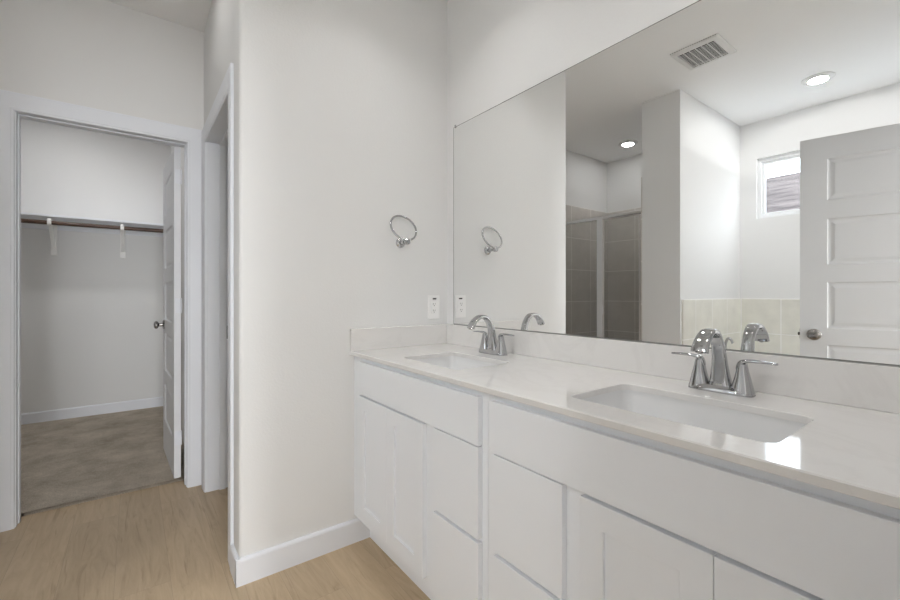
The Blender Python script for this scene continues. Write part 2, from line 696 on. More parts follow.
box(bm, (-1.50, -6.28, 2.44), (0.55, -6.22, 2.50), 0.003)
struct('window_fill', bm, M['vinyl'], 'added unseen window giving fill light from the bedroom', 'window')  # invented window, sized and placed to let fill light in
bm = BM(); box(bm, (-2.4, -6.2, 0), (-2.3, YB - T, ZC))
struct('wall_bedroom_left', bm, M['bedwall'], 'left bedroom wall', 'wall')
bm = BM(); box(bm, (2.3, -6.2, 0), (2.4, YB - T, ZC))
struct('wall_bedroom_right', bm, M['bedwall'], 'right bedroom wall', 'wall')
area('bedroom_fill_lamp', (0.0, -2.6, ZC - 0.06), 0.6, P_BEDROOM_FILL)  # unseen lamp added to send fill light through the doorway

# tile surrounds
bm = BM(); box(bm, (XL, 2.925, 0), (XP + 0.02, YK, 2.130))
struct('wall_tile_shower_side', bm, M['stile_x'], 'taupe shower tile on the side wall', 'tile')
bm = BM(); box(bm, (XL, 1.845, 0), (XL + 0.010, 2.925, 2.130))
struct('wall_tile_shower_back', bm, M['stile_y'], 'taupe shower tile on the back wall', 'tile')
bm = BM(); box(bm, (XL, 1.845, 0), (XP, 1.855, 2.130))
struct('wall_tile_shower_pier', bm, M['stile_x'], 'taupe shower tile on the pier', 'tile')
bm = BM(); box(bm, (XL, 1.530, 0.0), (XP - 0.03, 1.540, 1.107), 0.001, 1)
struct('wall_tile_tub_side', bm, M['btile_x'], 'beige tub tile on the pier', 'tile')
bm = BM(); box(bm, (XL, YB, 0.0), (XL + 0.010, 1.530, 1.107), 0.001, 1)
struct('wall_tile_tub_back', bm, M['btile_y'], 'beige tub tile under the window', 'tile')

# baseboards


def baseboard(name, a, b, nrm, h=0.105, t=0.014):
    """run from a to b (xy), standing off along nrm, with an eased top edge"""
    a, b, nn = Vector((*a, 0)), Vector((*b, 0)), Vector((*nrm, 0))
    prof = [(0, 0), (t, 0), (t, h - 0.010), (t - 0.003, h - 0.004), (t - 0.007, h), (0, h)]
    bm = BM()
    loft(bm, [[p + nn * d + Vector((0, 0, z)) for d, z in prof] for p in (a, b)])
    return struct(name, bm, M['trim'], 'white baseboard', 'baseboard')


baseboard('baseboard_end', (XS - 0.014, YE), (0.905, YE), (0, -1))
baseboard('baseboard_end_return', (XS, YE - 0.013), (XS, YJ0 - 0.098), (-1, 0))
baseboard('baseboard_closet', (-1.4, 5.15), (0.305, 5.15), (0, -1), 0.112)
baseboard('baseboard_closet_left', (-1.4, 3.055), (-1.4, 5.136), (1, 0), 0.112)
baseboard('baseboard_hall', (XP + 0.02, YK), (XK0 - 0.105, YK), (0, -1))
baseboard('baseboard_pier', (XP, 1.540), (XP, 1.845), (1, 0))

# ------------------------------------------------------------------ door casings and jambs


def casing_profile():
    # (across from the opening edge outwards, depth off the wall)
    return [(0.0, 0.0), (0.0, 0.009), (0.003, 0.012), (0.010, 0.013), (0.014, 0.015), (0.078, 0.0175), (0.086, 0.0175), (0.089, 0.015), (0.089, 0.0)]


def casing(bm, to3, w0, w1, h, rev=0.004):
    """mitred casing around an opening; to3(w, z, d) maps wall coordinates to 3-D"""
    pr = casing_profile()
    path = [(w0 - rev, 0, -1, 0), (w0 - rev, h + rev, -1, 1), (w1 + rev, h + rev, 1, 1), (w1 + rev, 0, 1, 0)]
    rings = []
    for (w, z, dw, dz) in path:
        rings.append([to3(w + dw * a, z + dz * a, d) for a, d in pr])
    loft(bm, rings)


def jamb(bm, to3b, w0, w1, h, depth, stop_at, s=0.011):
    """jamb lining boards inside the opening plus the door stop; to3b(w, z, d): d into the wall"""
    t = 0.018

    def bx(w_a, w_b, z_a, z_b, d_a, d_b):
        box(bm, to3b(w_a, z_a, d_a), to3b(w_b, z_b, d_b), 0.0012, 1)
    bx(w0 - t, w0, 0, h, 0, depth)
    bx(w1, w1 + t, 0, h, 0, depth)
    bx(w0 - t, w1 + t, h, h + t, 0, depth)
    sw = 0.034
    bx(w0, w0 + s, 0, h, stop_at, stop_at + sw)
    bx(w1 - s, w1, 0, h, stop_at, stop_at + sw)
    bx(w0 + s, w1 - s, h - s, h, stop_at, stop_at + sw)


bm = BM()
casing(bm, lambda w, z, d: Vector((w, YK - d, z)), XK0, XK1, ZD - 0.006)
t_closet = struct('trim_1', bm, M['trim'], 'white casing around the closet doorway', 'door casing')
bm = BM()
jamb(bm, lambda w, z, d: (w, YK + d, z), XK0, XK1, ZD, T, 0.040, 0.006)
obj('jamb', bm, M['trim'], t_closet)

bm = BM()
casing(bm, lambda w, z, d: Vector((XS2 - d, w, z)), YJ0, YJ1, ZS - 0.006)
t_side = struct('trim_2', bm, M['trim'], 'white casing around the side doorway', 'door casing')
bm = BM()
jamb(bm, lambda w, z, d: (XS2 + d, w, z), YJ0, YJ1, ZS, T, 0.062)
obj('jamb', bm, M['trim'], t_side)
bm = BM()
box(bm, (XS2 - 0.016, YJ0 - 0.0005, 0.955), (XS2 + 0.012, YJ0 + 0.0025, 1.012), 0.0008, 1)
obj('strike_plate', bm, M['nickel'], t_side, label='dark metal strike plate')

bm = BM()
casing(bm, lambda w, z, d: Vector((w, YB + d, z)), XD0 + 0.018, XD1 - 0.018, ZD - 0.006)
t_entry = struct('trim_3', bm, M['trim'], 'white casing around the entry doorway', 'door casing')
bm = BM()
jamb(bm, lambda w, z, d: (w, YB - d, z), XD0 + 0.018, XD1 - 0.018, ZD - 0.008, T, 0.040)
obj('jamb', bm, M['trim'], t_entry)

# toilet room behind the side doorway needs its own floor level only; its walls are the ones above

# ------------------------------------------------------------------ five panel doors


def panel_face(bm, w, h, y, sgn, panels, stile):
    """one face of a door leaf in the local x-z plane at depth y, with sunk moulded panels"""
    zs = [0.0]
    for a, b in panels:
        zs += [a, b]
    zs.append(h)
    xs = [0, stile, w - stile, w]

    def quad(p):
        bm.faces.new([bm.verts.new(q) for q in (p if sgn > 0 else reversed(p))])

    for i in range(len(zs) - 1):
        for j in range(3):
            x0, x1, z0, z1 = xs[j], xs[j + 1], zs[i], zs[i + 1]
            if not (j == 1 and i % 2 == 1):
                quad([(x0, y, z0), (x1, y, z0), (x1, y, z1), (x0, y, z1)])
                continue
            steps = [(0, 0), (0.006, 0.0065), (0.012, 0.0075), (0.018, 0.0075), (0.034, 0.0035)]
            for (i0, d0), (i1, d1) in zip(steps[:-1], steps[1:]):
                A = [(x0 + i0, z0 + i0), (x1 - i0, z0 + i0), (x1 - i0, z1 - i0), (x0 + i0, z1 - i0)]
                B = [(x0 + i1, z0 + i1), (x1 - i1, z0 + i1), (x1 - i1, z1 - i1), (x0 + i1, z1 - i1)]
                ya, yb = y + sgn * d0, y + sgn * d1
                for k in range(4):
                    q = (k + 1) % 4
                    quad([(A[k][0], ya, A[k][1]), (A[q][0], ya, A[q][1]), (B[q][0], yb, B[q][1]), (B[k][0], yb, B[k][1])])
            e = steps[-1]
            quad([(x0 + e[0], y + sgn * e[1], z0 + e[0]), (x1 - e[0], y + sgn * e[1], z0 + e[0]), (x1 - e[0], y + sgn * e[1], z1 - e[0]), (x0 + e[0], y + sgn * e[1], z1 - e[0])])


PAN = [(0.230, 0.495), (0.587, 0.850), (0.942, 1.205), (1.303, 1.565), (1.668, 1.905)]


def door_leaf(w, h=2.030, t=0.035, stile=0.118):
    bm = BM()
    panel_face(bm, w, h, 0.0, 1, PAN, stile)
    panel_face(bm, w, h, t, -1, PAN, stile)
    for p in ([(0, 0, 0), (0, t, 0), (0, t, h), (0, 0, h)], [(w, 0, 0), (w, t, 0), (w, t, h), (w, 0, h)],
              [(0, 0, 0), (w, 0, 0), (w, t, 0), (0, t, 0)], [(0, 0, h), (w, 0, h), (w, t, h), (0, t, h)]):
        bm.faces.new([bm.verts.new(q) for q in p])
    bmesh.ops.remove_doubles(bm, verts=bm.verts, dist=1e-5)
    return bm


def knob_bm(x, y, z, sgn):
    bm = BM()
    lathe(bm, (x, y, z), (0, sgn, 0), [(-0.004, 0.012), (0.0, 0.033), (0.004, 0.033), (0.009, 0.026), (0.011, 0.013), (0.030, 0.011), (0.034, 0.017), (0.040, 0.025), (0.048, 0.0275), (0.056, 0.025), (0.061, 0.017), (0.063, 0.001)])
    return bm


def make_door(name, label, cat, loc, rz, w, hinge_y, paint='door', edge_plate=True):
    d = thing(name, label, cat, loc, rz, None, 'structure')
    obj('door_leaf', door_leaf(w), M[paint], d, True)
    obj('door_knob', knob_bm(w - 0.062, 0.0, 0.905, -1), M['nickel'], d, True, 40, 'satin nickel round knob')
    obj('door_knob', knob_bm(w - 0.062, 0.035, 0.905, 1), M['nickel'], d, True, 40, 'satin nickel round knob')
    for z in (0.20, 1.01, 1.80):
        bm = BM()
        cyl(bm, (-0.005, hinge_y, z), (-0.005, hinge_y, z + 0.089), 0.0055, seg=14)
        box(bm, (-0.0015, hinge_y + (0.003 if hinge_y < 0.017 else -0.003), z), (0.0005, hinge_y + (0.030 if hinge_y < 0.017 else -0.030), z + 0.089))
        obj('hinge', bm, M['trim'], d, True, 40)
    if edge_plate:
        bm = BM()
        box(bm, (w - 0.0005, 0.005, 0.877), (w + 0.0012, 0.030, 0.934))
        box(bm, (w, 0.011, 0.897), (w + 0.010, 0.024, 0.914), 0.002)
        obj('latch', bm, M['nickel'], d, True, None, 'dark metal latch bolt')
    return d


# closet door: hinged on the right jamb, swung 90 degrees into the closet
ang = math.atan2(3.68 - 3.03, 0.180 - 0.203)
make_door('door_1', 'white five panel closet door swung open into the carpeted closet', 'door', (0.2330, 3.062, 0.024), ang, 0.655, 0.0)
# entry door: hinged behind the camera, standing open in front of the tub
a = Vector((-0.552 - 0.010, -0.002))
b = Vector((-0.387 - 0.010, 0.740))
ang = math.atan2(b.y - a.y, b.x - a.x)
make_door('door_2', 'white five panel entry door, painted darker for shade, standing open in front of the tub, seen in the mirror', 'door', (a.x, a.y, 0.012), ang, 0.758, 0.035, 'shaded_door')

# ------------------------------------------------------------------ window and what is outside
w = thing('window_1', 'small white framed window high over the tub', 'window', (XL - 0.06, (YW0 + YW1) / 2, ZW0), 0, None, 'structure')
bm = BM()
x0, x1 = XL - 0.095, XL - 0.040
fw = 0.075


def frame_rect(bm, x0, x1, ya, yb, za, zb, fw, bev=0.003):
    box(bm, (x0, ya, za), (x1, ya + fw, zb), bev)
    box(bm, (x0, yb - fw, za), (x1, yb, zb), bev)
    box(bm, (x0, ya + fw, za), (x1, yb - fw, za + fw), bev)
    box(bm, (x0, ya + fw, zb - fw), (x1, yb - fw, zb), bev)


frame_rect(bm, XL - 0.100, XL - 0.030, YW0, YW1, ZW0, ZW1, 0.030)
frame_rect(bm, XL - 0.090, XL - 0.050, YW0 + 0.029, YW1 - 0.029, ZW0 + 0.029, ZW1 - 0.029, 0.022)
obj('window_frame', bm, M['vinyl'], w)
bm = BM(); box(bm, (XL - 0.074, YW0 + 0.045, ZW0 + 0.045), (XL - 0.070, YW1 - 0.045, ZW1 - 0.045))
obj('window_pane', bm, M['pane'], w)

h = thing('neighbor_house', 'neighbouring house with grey shingle roof seen through the small window', 'house', (-9.5, 2.0, -0.4))
bm = BM(); box(bm, (-12.8, -7, -0.4), (-6.9, 11, 2.35))
obj('house_wall', bm, M['brickwall'], h)
bm = BM()
loft(bm, [[Vector((x, y, z)) for x, z in ((-6.2, 2.2), (-6.2, 2.32), (-9.85, 4.02), (-13.5, 2.32), (-13.5, 2.2))] for y in (-7.5, 11.5)])
obj('roof', bm, M['shingle'], h)
bm = BM(); cyl(bm, (-7.2, 1.35, 2.6), (-7.2, 1.35, 3.1), 0.05)
obj('vent_pipe', bm, M['vinyl'], h, False, 40, 'white roof vent pipe')
bm = BM(); box(bm, (-40, -40, -0.6), (-1.98, 40, -0.4))  # ground out of view, kept pale to reflect light onto the ceiling
struct('ground', bm, M['ground'], 'unseen ground outside, made pale to bounce light in', 'ground')

# ------------------------------------------------------------------ vanity cabinets
XF = 0.802        # face of doors and drawers
XB_ = XW - 0.004  # back of the cabinets
XFF = 0.820       # face frame
FT = 0.018


def slab(y0, y1, z0, z1, bev=0.0015):
    bm = BM(); box(bm, (XF, y0, z0), (XFF - 0.0005, y1, z1), bev, 2)
    return bm


def shaker(y0, y1, z0, z1, st=0.056, rec=0.008):
    """shaker door: raised stiles and rails around a flat sunk panel, facing -x"""
    bm = BM()
    xb, e = XFF - 0.0005, 0.0012

    def rect(ins, x):
        return [Vector((x, y0 + ins, z0 + ins)), Vector((x, y1 - ins, z0 + ins)), Vector((x, y1 - ins, z1 - ins)), Vector((x, y0 + ins, z1 - ins))]
    loft(bm, [rect(0, xb), rect(0, XF + e), rect(e, XF), rect(st, XF), rect(st + 0.0008, XF + 0.0008), rect(st + 0.001, XF + rec)])
    return bm


def cabinet(label, ya, yb, ff, doors, drawers, scribe=None):
    t = thing('vanity_cabinet', label, 'cabinet', ((XFF + XW) / 2, (ya + yb) / 2, 0))
    bm = BM()
    zb, zt = 0.126, 0.8675
    box(bm, (XFF + 0.018, ya, zb), (XB_, ya + 0.014, zt))
    box(bm, (XFF + 0.018, yb - 0.014, zb), (XB_, yb, zt))
    box(bm, (XFF + 0.018, ya + 0.014, zb), (XB_, yb - 0.014, zb + 0.014))
    box(bm, (XB_ - 0.008, ya + 0.014, zb + 0.014), (XB_, yb - 0.014, zt))
    box(bm, (XFF, ya, zb), (XFF + 0.018, yb, zt))
    obj('cabinet_body', bm, M['cab'], t)
    bm = BM(); box(bm, (0.893, ya, 0.0), (0.908, yb, zb), 0.001, 1)
    obj('toe_kick', bm, M['cab'], t)
    if scribe:
        bm = BM(); box(bm, (XF - 0.004, scribe[0], zb), (XFF, scribe[1], zt), 0.001, 1)
        obj('filler_strip', bm, M['cab'], t)
    obj('false_front', slab(*ff), M['cab'], t)
    for d in doors:
        obj('door', shaker(*d), M['cab'], t)
    for d in drawers:
        obj('drawer', slab(*d), M['cab'], t)
    return t


cabinet('white vanity cabinet against the end wall, under the far sink', 0.9070, YE - 0.001, (0.931, 1.7455, 0.7054, 0.8488),
        [(1.2262, 1.4853, 0.160, 0.6967), (1.4864, 1.7455, 0.160, 0.6967)],
        [(0.931, 1.164, 0.4323, 0.7015), (0.931, 1.164, 0.160, 0.4206)])
cabinet('white vanity cabinet nearest the camera, under the near sink', YB + 0.001, 0.9060, (0.037, 0.880, 0.7054, 0.8488),
        [(0.3090, 0.5800, 0.160, 0.6967), (0.037, 0.3078, 0.160, 0.6967)],
        [(0.6305, 0.868, 0.4323, 0.7015), (0.6305, 0.868, 0.160, 0.4206)])

# ------------------------------------------------------------------ countertop with two sink cut-outs
XC, ZT, ZU = 0.797, 0.8865, 0.869
SINKS = [(1.028, 1.335, 0.187), (1.028, 0.467, 0.2190)]
SHX, SR = 0.134, 0.028


def countertop():
    bm = BM()
    e = 0.0025

    def outline(ins, z):
        return [Vector((x, y, z)) for x, y in ((XC + ins, YB), (XW, YB), (XW, YE), (XC + ins, YE))]
    outer = [outline(e, ZT), outline(0, ZT - e), outline(0, ZU + 0.001), outline(0.001, ZU)]
    ov = loft(bm, outer, False, False)
    holes = []
    for cx, cy, SHY in SINKS:
        rings = [[Vector((x, y, ZT)) for x, y in rrect(cx, cy, SHX + 0.002, SHY + 0.002, SR + 0.002)],
                 [Vector((x, y, ZT - 0.002)) for x, y in rrect(cx, cy, SHX, SHY, SR)],
                 [Vector((x, y, ZU)) for x, y in rrect(cx, cy, SHX, SHY, SR)]]
        holes.append(loft(bm, rings, False, False))
    bm.verts.ensure_lookup_table()
    for level, oi, hi in ((0, 0, 0), (1, 3, 2)):
        edges = []
        for loop in [ov[oi]] + [hv[hi] for hv in holes]:
            for k in range(len(loop)):
                edges.append(bm.edges.get((loop[k], loop[(k + 1) % len(loop)])))
        bmesh.ops.triangle_fill(bm, use_beauty=True, use_dissolve=False, edges=edges)
    return bm


ct = thing('countertop', 'long white quartz countertop with two sink cut-outs over the vanity cabinets', 'countertop', (XC, 0.9, ZU))
obj('counter_slab', countertop(), M['quartz'], ct)
bm = BM(); box(bm, (1.340, YB, ZT), (XW, YE, 0.9885), 0.0015, 1)
obj('backsplash', bm, M['quartz'], ct)
bm = BM(); box(bm, (XC, YE - 0.020, ZT), (1.340, YE, 0.9885), 0.0015, 1)
obj('side_splash', bm, M['quartz'], ct)


def make_sink(cx, cy, SHY, label):
    t = thing('undermount_sink', label, 'sink', (cx, cy, ZU - 0.15))
    bm = BM()
    hx, hy = SHX + 0.004, SHY + 0.004
    prof = [(0.022, 0.0), (0.0, 0.0), (-0.001, 0.006), (-0.006, 0.060), (-0.014, 0.105), (-0.026, 0.126), (-0.048, 0.135), (-0.085, 0.139), (-0.120, 0.141)]
    outer = [(-0.110, 0.152), (-0.040, 0.148), (-0.010, 0.130), (0.006, 0.060), (0.010, 0.010), (0.022, 0.008)]
    rings = []
    for ins, dz in prof + outer:
        rr = max(0.012, SR + 0.004 + ins * 0.5) if ins > -0.03 else max(0.006, SR + 0.004 + ins * 0.3)
        rings.append([Vector((x, y, ZU - 0.0005 - dz)) for x, y in rrect(cx, cy, max(0.008, hx + ins), hy + ins, rr)])
    n_in = len(prof)
    vs = loft(bm, rings[:n_in], False, True)
    vo = loft(bm, rings[n_in:], True, False)
    a, b = vo[-1], vs[0]
    for j in range(len(a)):
        k = (j + 1) % len(a)
        bm.faces.new((a[j], a[k], b[k], b[j]))
    obj('basin', bm, M['ceramic'], t, False, 50)
    bm = BM()
    lathe(bm, (cx, cy, ZU - 0.1455), (0, 0, 1), [(0, 0.010), (0.004, 0.0225), (0.0065, 0.0215), (0.0075, 0.017), (0.006, 0.0165), (0.006, 0.014), (0.010, 0.0135), (0.011, 0.001)])
    obj('drain', bm, M['chrome'], t, False, 40, 'round chrome pop-up drain')
    return t


make_sink(*SINKS[0], 'white rectangular undermount sink at the far end by the end wall')
make_sink(*SINKS[1], 'white rectangular undermount sink nearest the camera')

# ------------------------------------------------------------------ faucets


def superell(c, ux, uy, a, b, p=3.0, n=28):
    out = []
    for i in range(n):
        t = 2 * math.pi * i / n
        ct_, st_ = math.cos(t), math.sin(t)
        out.append(c + ux * (a * math.copysign(abs(ct_) ** (2 / p), ct_)) + uy * (b * math.copysign(abs(st_) ** (2 / p), st_)))
    return out


def spline(pts, n):
    """Catmull-Rom through tuples"""
    out = []
    P = [pts[0]] + list(pts) + [pts[-1]]
    for i in range(1, len(P) - 2):
        for k in range(n):
            t = k / n
            out.append(tuple(0.5 * ((2 * b) + (-a + c) * t + (2 * a - 5 * b + 4 * c - d) * t * t + (-a + 3 * b - 3 * c + d) * t ** 3)
                             for a, b, c, d in zip(P[i - 1], P[i], P[i + 1], P[i + 2])))
    out.append(tuple(pts[-1]))
    return out


def make_faucet(loc, label):
    f = thing('faucet', label, 'faucet', loc)
    X, Y, Z = Vector((1, 0, 0)), Vector((0, 1, 0)), Vector((0, 0, 1))
    # base plate: long rounded bar that dips between spout and handles
    bm = BM()
    rings = [superell(Z * z, X, Y, a, b, 3.4, 40) for z, a, b in ((0.0005, 0.0270, 0.0785), (0.003, 0.0275, 0.079), (0.008, 0.0265, 0.0775), (0.014, 0.0235, 0.0735), (0.019, 0.0195, 0.066))]
    loft(bm, rings)
    obj('base_plate', bm, M['chrome'], f, True, 35)
    # spout: one ribbon that flares from the base, arcs over and drops to the outlet
    path = [  # x, z, half width (y), half thickness
        (0.003, 0.008, 0.0340, 0.0225),
        (0.002, 0.026, 0.0262, 0.0190),
        (-0.002, 0.060, 0.0200, 0.0150),
        (-0.008, 0.098, 0.0168, 0.0118),
        (-0.019, 0.133, 0.0155, 0.0098),
        (-0.043, 0.160, 0.0160, 0.0086),
        (-0.075, 0.165, 0.0172, 0.0078),
        (-0.103, 0.150, 0.0188, 0.0074),
        (-0.119, 0.133, 0.0200, 0.0074),
        (-0.1265, 0.117, 0.0208, 0.0074),
    ]
    pts = spline(path, 6)
    rings = []
    for i, (x, z, wy, th) in enumerate(pts):
        q = pts[min(i + 1, len(pts) - 1)]
        o = pts[max(i - 1, 0)]
        tx, tz = q[0] - o[0], q[1] - o[1]
        L = math.hypot(tx, tz) or 1
        nx, nz = -tz / L, tx / L
        rings.append(superell(Vector((x, 0, z)), Vector((nx, 0, nz)), Y, th, wy, 3.2, 28))
    bm = BM(); loft(bm, rings)
    obj('spout', bm, M['chrome'], f, True, 35)
    bm = BM()
    lathe(bm, (-0.1270, 0, 0.1175), (-0.40, 0, -1), [(-0.002, 0.0075), (0.003, 0.0075), (0.004, 0.006)], 18)
    obj('aerator', bm, M['nickel'], f, True, 40, 'small dark aerator')
    # handles: flared pillars leaning outwards with a flat lever
    for s in (1, -1):
        bm = BM()
        path = [(0.051, 0.008, 0.0225, 0.0275), (0.0515, 0.026, 0.0195, 0.0225), (0.052, 0.047, 0.0160, 0.0172), (0.0515, 0.067, 0.0132, 0.0128), (0.052, 0.082, 0.0112, 0.0098)]
        rings = [superell(Vector((0, s * y, z)), X, Y, ax, by, 2.8, 28) for y, z, ax, by in spline(path, 4)]
        loft(bm, rings)
        h = obj('handle', bm, M['chrome'], f, True, 35)
        bm = BM()
        path = [(0.045, 0.066, 0.0085, 0.0085), (0.048, 0.081, 0.0095, 0.0078), (0.057, 0.0890, 0.0100, 0.0056), (0.078, 0.0915, 0.0098, 0.0042), (0.105, 0.0910, 0.0088, 0.0036), (0.124, 0.0900, 0.0072, 0.0030), (0.127, 0.0897, 0.0040, 0.0018)]
        pts = spline(path, 5)
        rings = []
        for i, (y, z, wx, th) in enumerate(pts):
            q = pts[min(i + 1, len(pts) - 1)]
            o = pts[max(i - 1, 0)]
            ty, tz = q[0] - o[0], q[1] - o[1]
            L = math.hypot(ty, tz) or 1
            rings.append(superell(Vector((0, s * y, z)), X, Vector((0, -s * tz / L, ty / L)), wx, th, 2.8, 20))
        loft(bm, rings)
        obj('lever', bm, M['chrome'], h, True, 40)
    return f


fa = make_faucet((1.264, 0.469, ZT), 'chrome two-handle faucet behind the near sink')
fb = copy_tree(fa)
fb.location = (1.262, 1.366, ZT)
fb['label'] = 'chrome two-handle faucet behind the far sink by the end wall'

# ------------------------------------------------------------------ mirror
YM1, ZM0, ZM1 = 1.7755, 0.9905, 2.0315
mi = thing('wall_mirror', 'wide frameless wall mirror above the backsplash', 'mirror', (XW, 0.87, ZM0))
bm = BM(); box(bm, (1.3580, YB + 0.003, ZM0 + 0.002), (1.3598, YM1 - 0.0025, ZM1 - 0.0025))
obj('mirror_glass', bm, M['mirror'], mi)
bm = BM()  # dark border strips stand in for the shadow line around the mirror
box(bm, (1.3576, YB + 0.001, ZM1 - 0.0025), (1.3598, YM1, ZM1))
box(bm, (1.3576, YM1 - 0.0025, ZM0), (1.3598, YM1, ZM1 - 0.0025))
box(bm, (1.3574, YB + 0.001, ZM0 - 0.002), (1.3598, YM1 - 0.0025, ZM0 + 0.002))
obj('edge_shadow_strip', bm, M['edge'], mi)
bm = BM(); box(bm, (1.3545, YM1 - 0.022, ZM1 - 0.006), (1.3599, YM1 - 0.012, ZM1 + 0.010), 0.0012, 1)
obj('mirror_clip', bm, M['chrome'], mi)

# ------------------------------------------------------------------ towel ring
tr = thing('towel_ring', 'chrome towel ring flipped up on the end wall above the outlet', 'towel ring', (1.060, YE, 1.408))
bm = BM()
lathe(bm, (1.066, YE - 0.0005, 1.404), (0, -1, 0), [(0, 0.025), (0.005, 0.025), (0.011, 0.020), (0.013, 0.013)], 24)
obj('mounting_plate', bm, M['chrome'], tr, False, 35)
bm = BM()
lathe(bm, (1.065, YE - 0.011, 1.404), (0, -1, 0), [(0, 0.0115), (0.030, 0.0095), (0.040, 0.0105), (0.047, 0.0145), (0.066, 0.0145), (0.070, 0.010)], 20)
obj('post', bm, M['chrome'], tr, False, 35)
tilt = math.radians(26.0)
R = 0.070
bot = Vector((1.063, YE - 0.069, 1.412))
up = Vector((0, math.sin(tilt), math.cos(tilt)))
bm = BM(); torus(bm, bot + up * R, Vector((0, -math.cos(tilt), math.sin(tilt))), R, 0.0050, 64, 12)
obj('ring', bm, M['chrome'], tr, False, 60)

# ------------------------------------------------------------------ outlet
ou = thing('wall_outlet', 'white rectangular wall outlet on the end wall above the side splash', 'outlet', (1.267, YE, 1.080))
bm = BM(); box(bm, (1.230, YE - 0.006, 1.018), (1.304, YE - 0.0003, 1.142), 0.0025, 2)
obj('cover_plate', bm, M['plastic'], ou)
bm = BM(); box(bm, (1.2505, YE - 0.0085, 1.0465), (1.2835, YE - 0.005, 1.1135), 0.001, 1)
ins = obj('receptacle', bm, M['plastic'], ou)
bm = BM(); box(bm, (1.259, YE - 0.0095, 1.121), (1.281, YE - 0.005, 1.1275), 0.001, 1)
obj('indicator_slot', bm, M['slot'], ou, label='dark slot')
for zc in (1.063, 1.097):
    bm = BM()
    box(bm, (1.2603, YE - 0.0089, zc - 0.004), (1.2620, YE - 0.008, zc + 0.005))
    box(bm, (1.2720, YE - 0.0089, zc - 0.003), (1.2737, YE - 0.008, zc + 0.004))
    cyl(bm, (1.267, YE - 0.0089, zc - 0.009), (1.267, YE - 0.008, zc - 0.009), 0.0023, seg=12)
    obj('outlet_slots', bm, M['slot'], ins, label='dark outlet slots')

# ------------------------------------------------------------------ ceiling vent and recessed lights
ve = thing('ceiling_vent', 'square white exhaust vent with a dark grille on the ceiling, seen in the mirror', 'vent', (-0.282, 1.215, ZC))
bm = BM()
cx, cy = -0.282, 1.215


def sq_ring(hx, z):
    return [Vector((x, y, z)) for x, y in rrect(cx, cy, hx, hx * 0.93, 0.006, 3)]


loft(bm, [sq_ring(0.155, ZC - 0.0005), sq_ring(0.155, ZC - 0.007), sq_ring(0.146, ZC - 0.014), sq_ring(0.121, ZC - 0.019), sq_ring(0.117, ZC - 0.018), sq_ring(0.117, ZC - 0.0005)], closed=True)
obj('vent_frame', bm, M['vent'], ve)
bm = BM(); box(bm, (cx - 0.116, cy - 0.108, ZC - 0.004), (cx + 0.116, cy + 0.108, ZC - 0.0008))
obj('vent_opening', bm, M['slot'], ve, label='dark opening behind the grille')
bm = BM()
for i in range(1, 14):
    x = cx - 0.116 + 0.232 * i / 14
    box(bm, (x - 0.0022, cy - 0.109, ZC - 0.0175), (x + 0.0022, cy + 0.109, ZC - 0.0150))
for i in range(1, 6):
    y = cy - 0.108 + 0.216 * i / 6
    box(bm, (cx - 0.117, y - 0.0028, ZC - 0.0178), (cx + 0.117, y + 0.0028, ZC - 0.0152))
obj('grille', bm, M['vent'], ve)


def recessed(x, y, label, power, spread=180, z=ZC):
    t = thing('recessed_light', label, 'ceiling light', (x, y, z))
    bm = BM()
    lathe(bm, (x, y, z - 0.0005), (0, 0, -1), [(0.0, 0.096), (0.004, 0.096), (0.010, 0.088), (0.013, 0.068), (0.010, 0.057), (0.0, 0.057)], 40)
    obj('trim_ring', bm, M['vent'], t, False, 40)
    bm = BM()
    cyl(bm, (x, y, z - 0.002), (x, y, z - 0.0085), 0.0565, seg=40)
    obj('light_lens', bm, M['lens'], t, False, 40, 'glowing white lens')
    area('recessed_lamp', (x, y, z - 0.016), 0.115, power, spread=spread)
    return t


recessed(-1.321, 0.851, 'lit recessed ceiling light over the tub near the window', P_TUB)
recessed(-1.457, 2.424, 'lit recessed ceiling light inside the shower', P_SHOWER)
recessed(0.85, 1.300, 'lit recessed ceiling light over the far sink', P_VANITY, 120)
recessed(0.80, 0.450, 'unseen recessed light added over the near sink', P_VANITY, 120)  # lamp added out of view to light the counter
recessed(0.10, 2.20, 'unseen recessed light added to brighten the hall by the closet doorway', P_HALL_FILL)  # lamp added out of view to lift the dim hall
recessed(-0.45, 4.35, 'lit recessed ceiling light in the closet', P_CLOSET)

# ------------------------------------------------------------------ shower enclosure
XG = XP - 0.030
sh = thing('shower_enclosure', 'framed glass shower enclosure with brushed nickel rails, seen in the mirror', 'shower enclosure', (XG, 2.36, 0))
bm = BM(); box(bm, (XG - 0.05, 1.855, 0.0), (XG + 0.05, 2.925, 0.10), 0.004)
obj('curb', bm, M['stile_y'], sh, label='tiled shower curb')
bm = BM(); box(bm, (XG - 0.022, 1.855, 1.832), (XG + 0.022, 2.925, 1.857), 0.003)
obj('header_rail', bm, M['alu'], sh)
bm = BM(); box(bm, (XG - 0.022, 1.855, 0.10), (XG + 0.022, 2.925, 0.118), 0.003)
obj('bottom_rail', bm, M['alu'], sh)
for yy in (1.851, 2.908):
    bm = BM(); box(bm, (XG - 0.012, yy, 0.118), (XG + 0.012, yy + 0.012, 1.832), 0.002)
    obj('wall_jamb', bm, M['alu'], sh)
bm = BM(); box(bm, (XG - 0.017, 2.228, 0.118), (XG + 0.017, 2.286, 1.832), 0.003)
obj('mullion', bm, M['alu'], sh)
bm = BM(); box(bm, (XG - 0.003, 2.286, 0.118), (XG + 0.003, 2.903, 1.832))
obj('fixed_panel', bm, M['glass'], sh)
bm = BM(); box(bm, (XG - 0.003, 1.882, 0.124), (XG + 0.003, 2.222, 1.826))
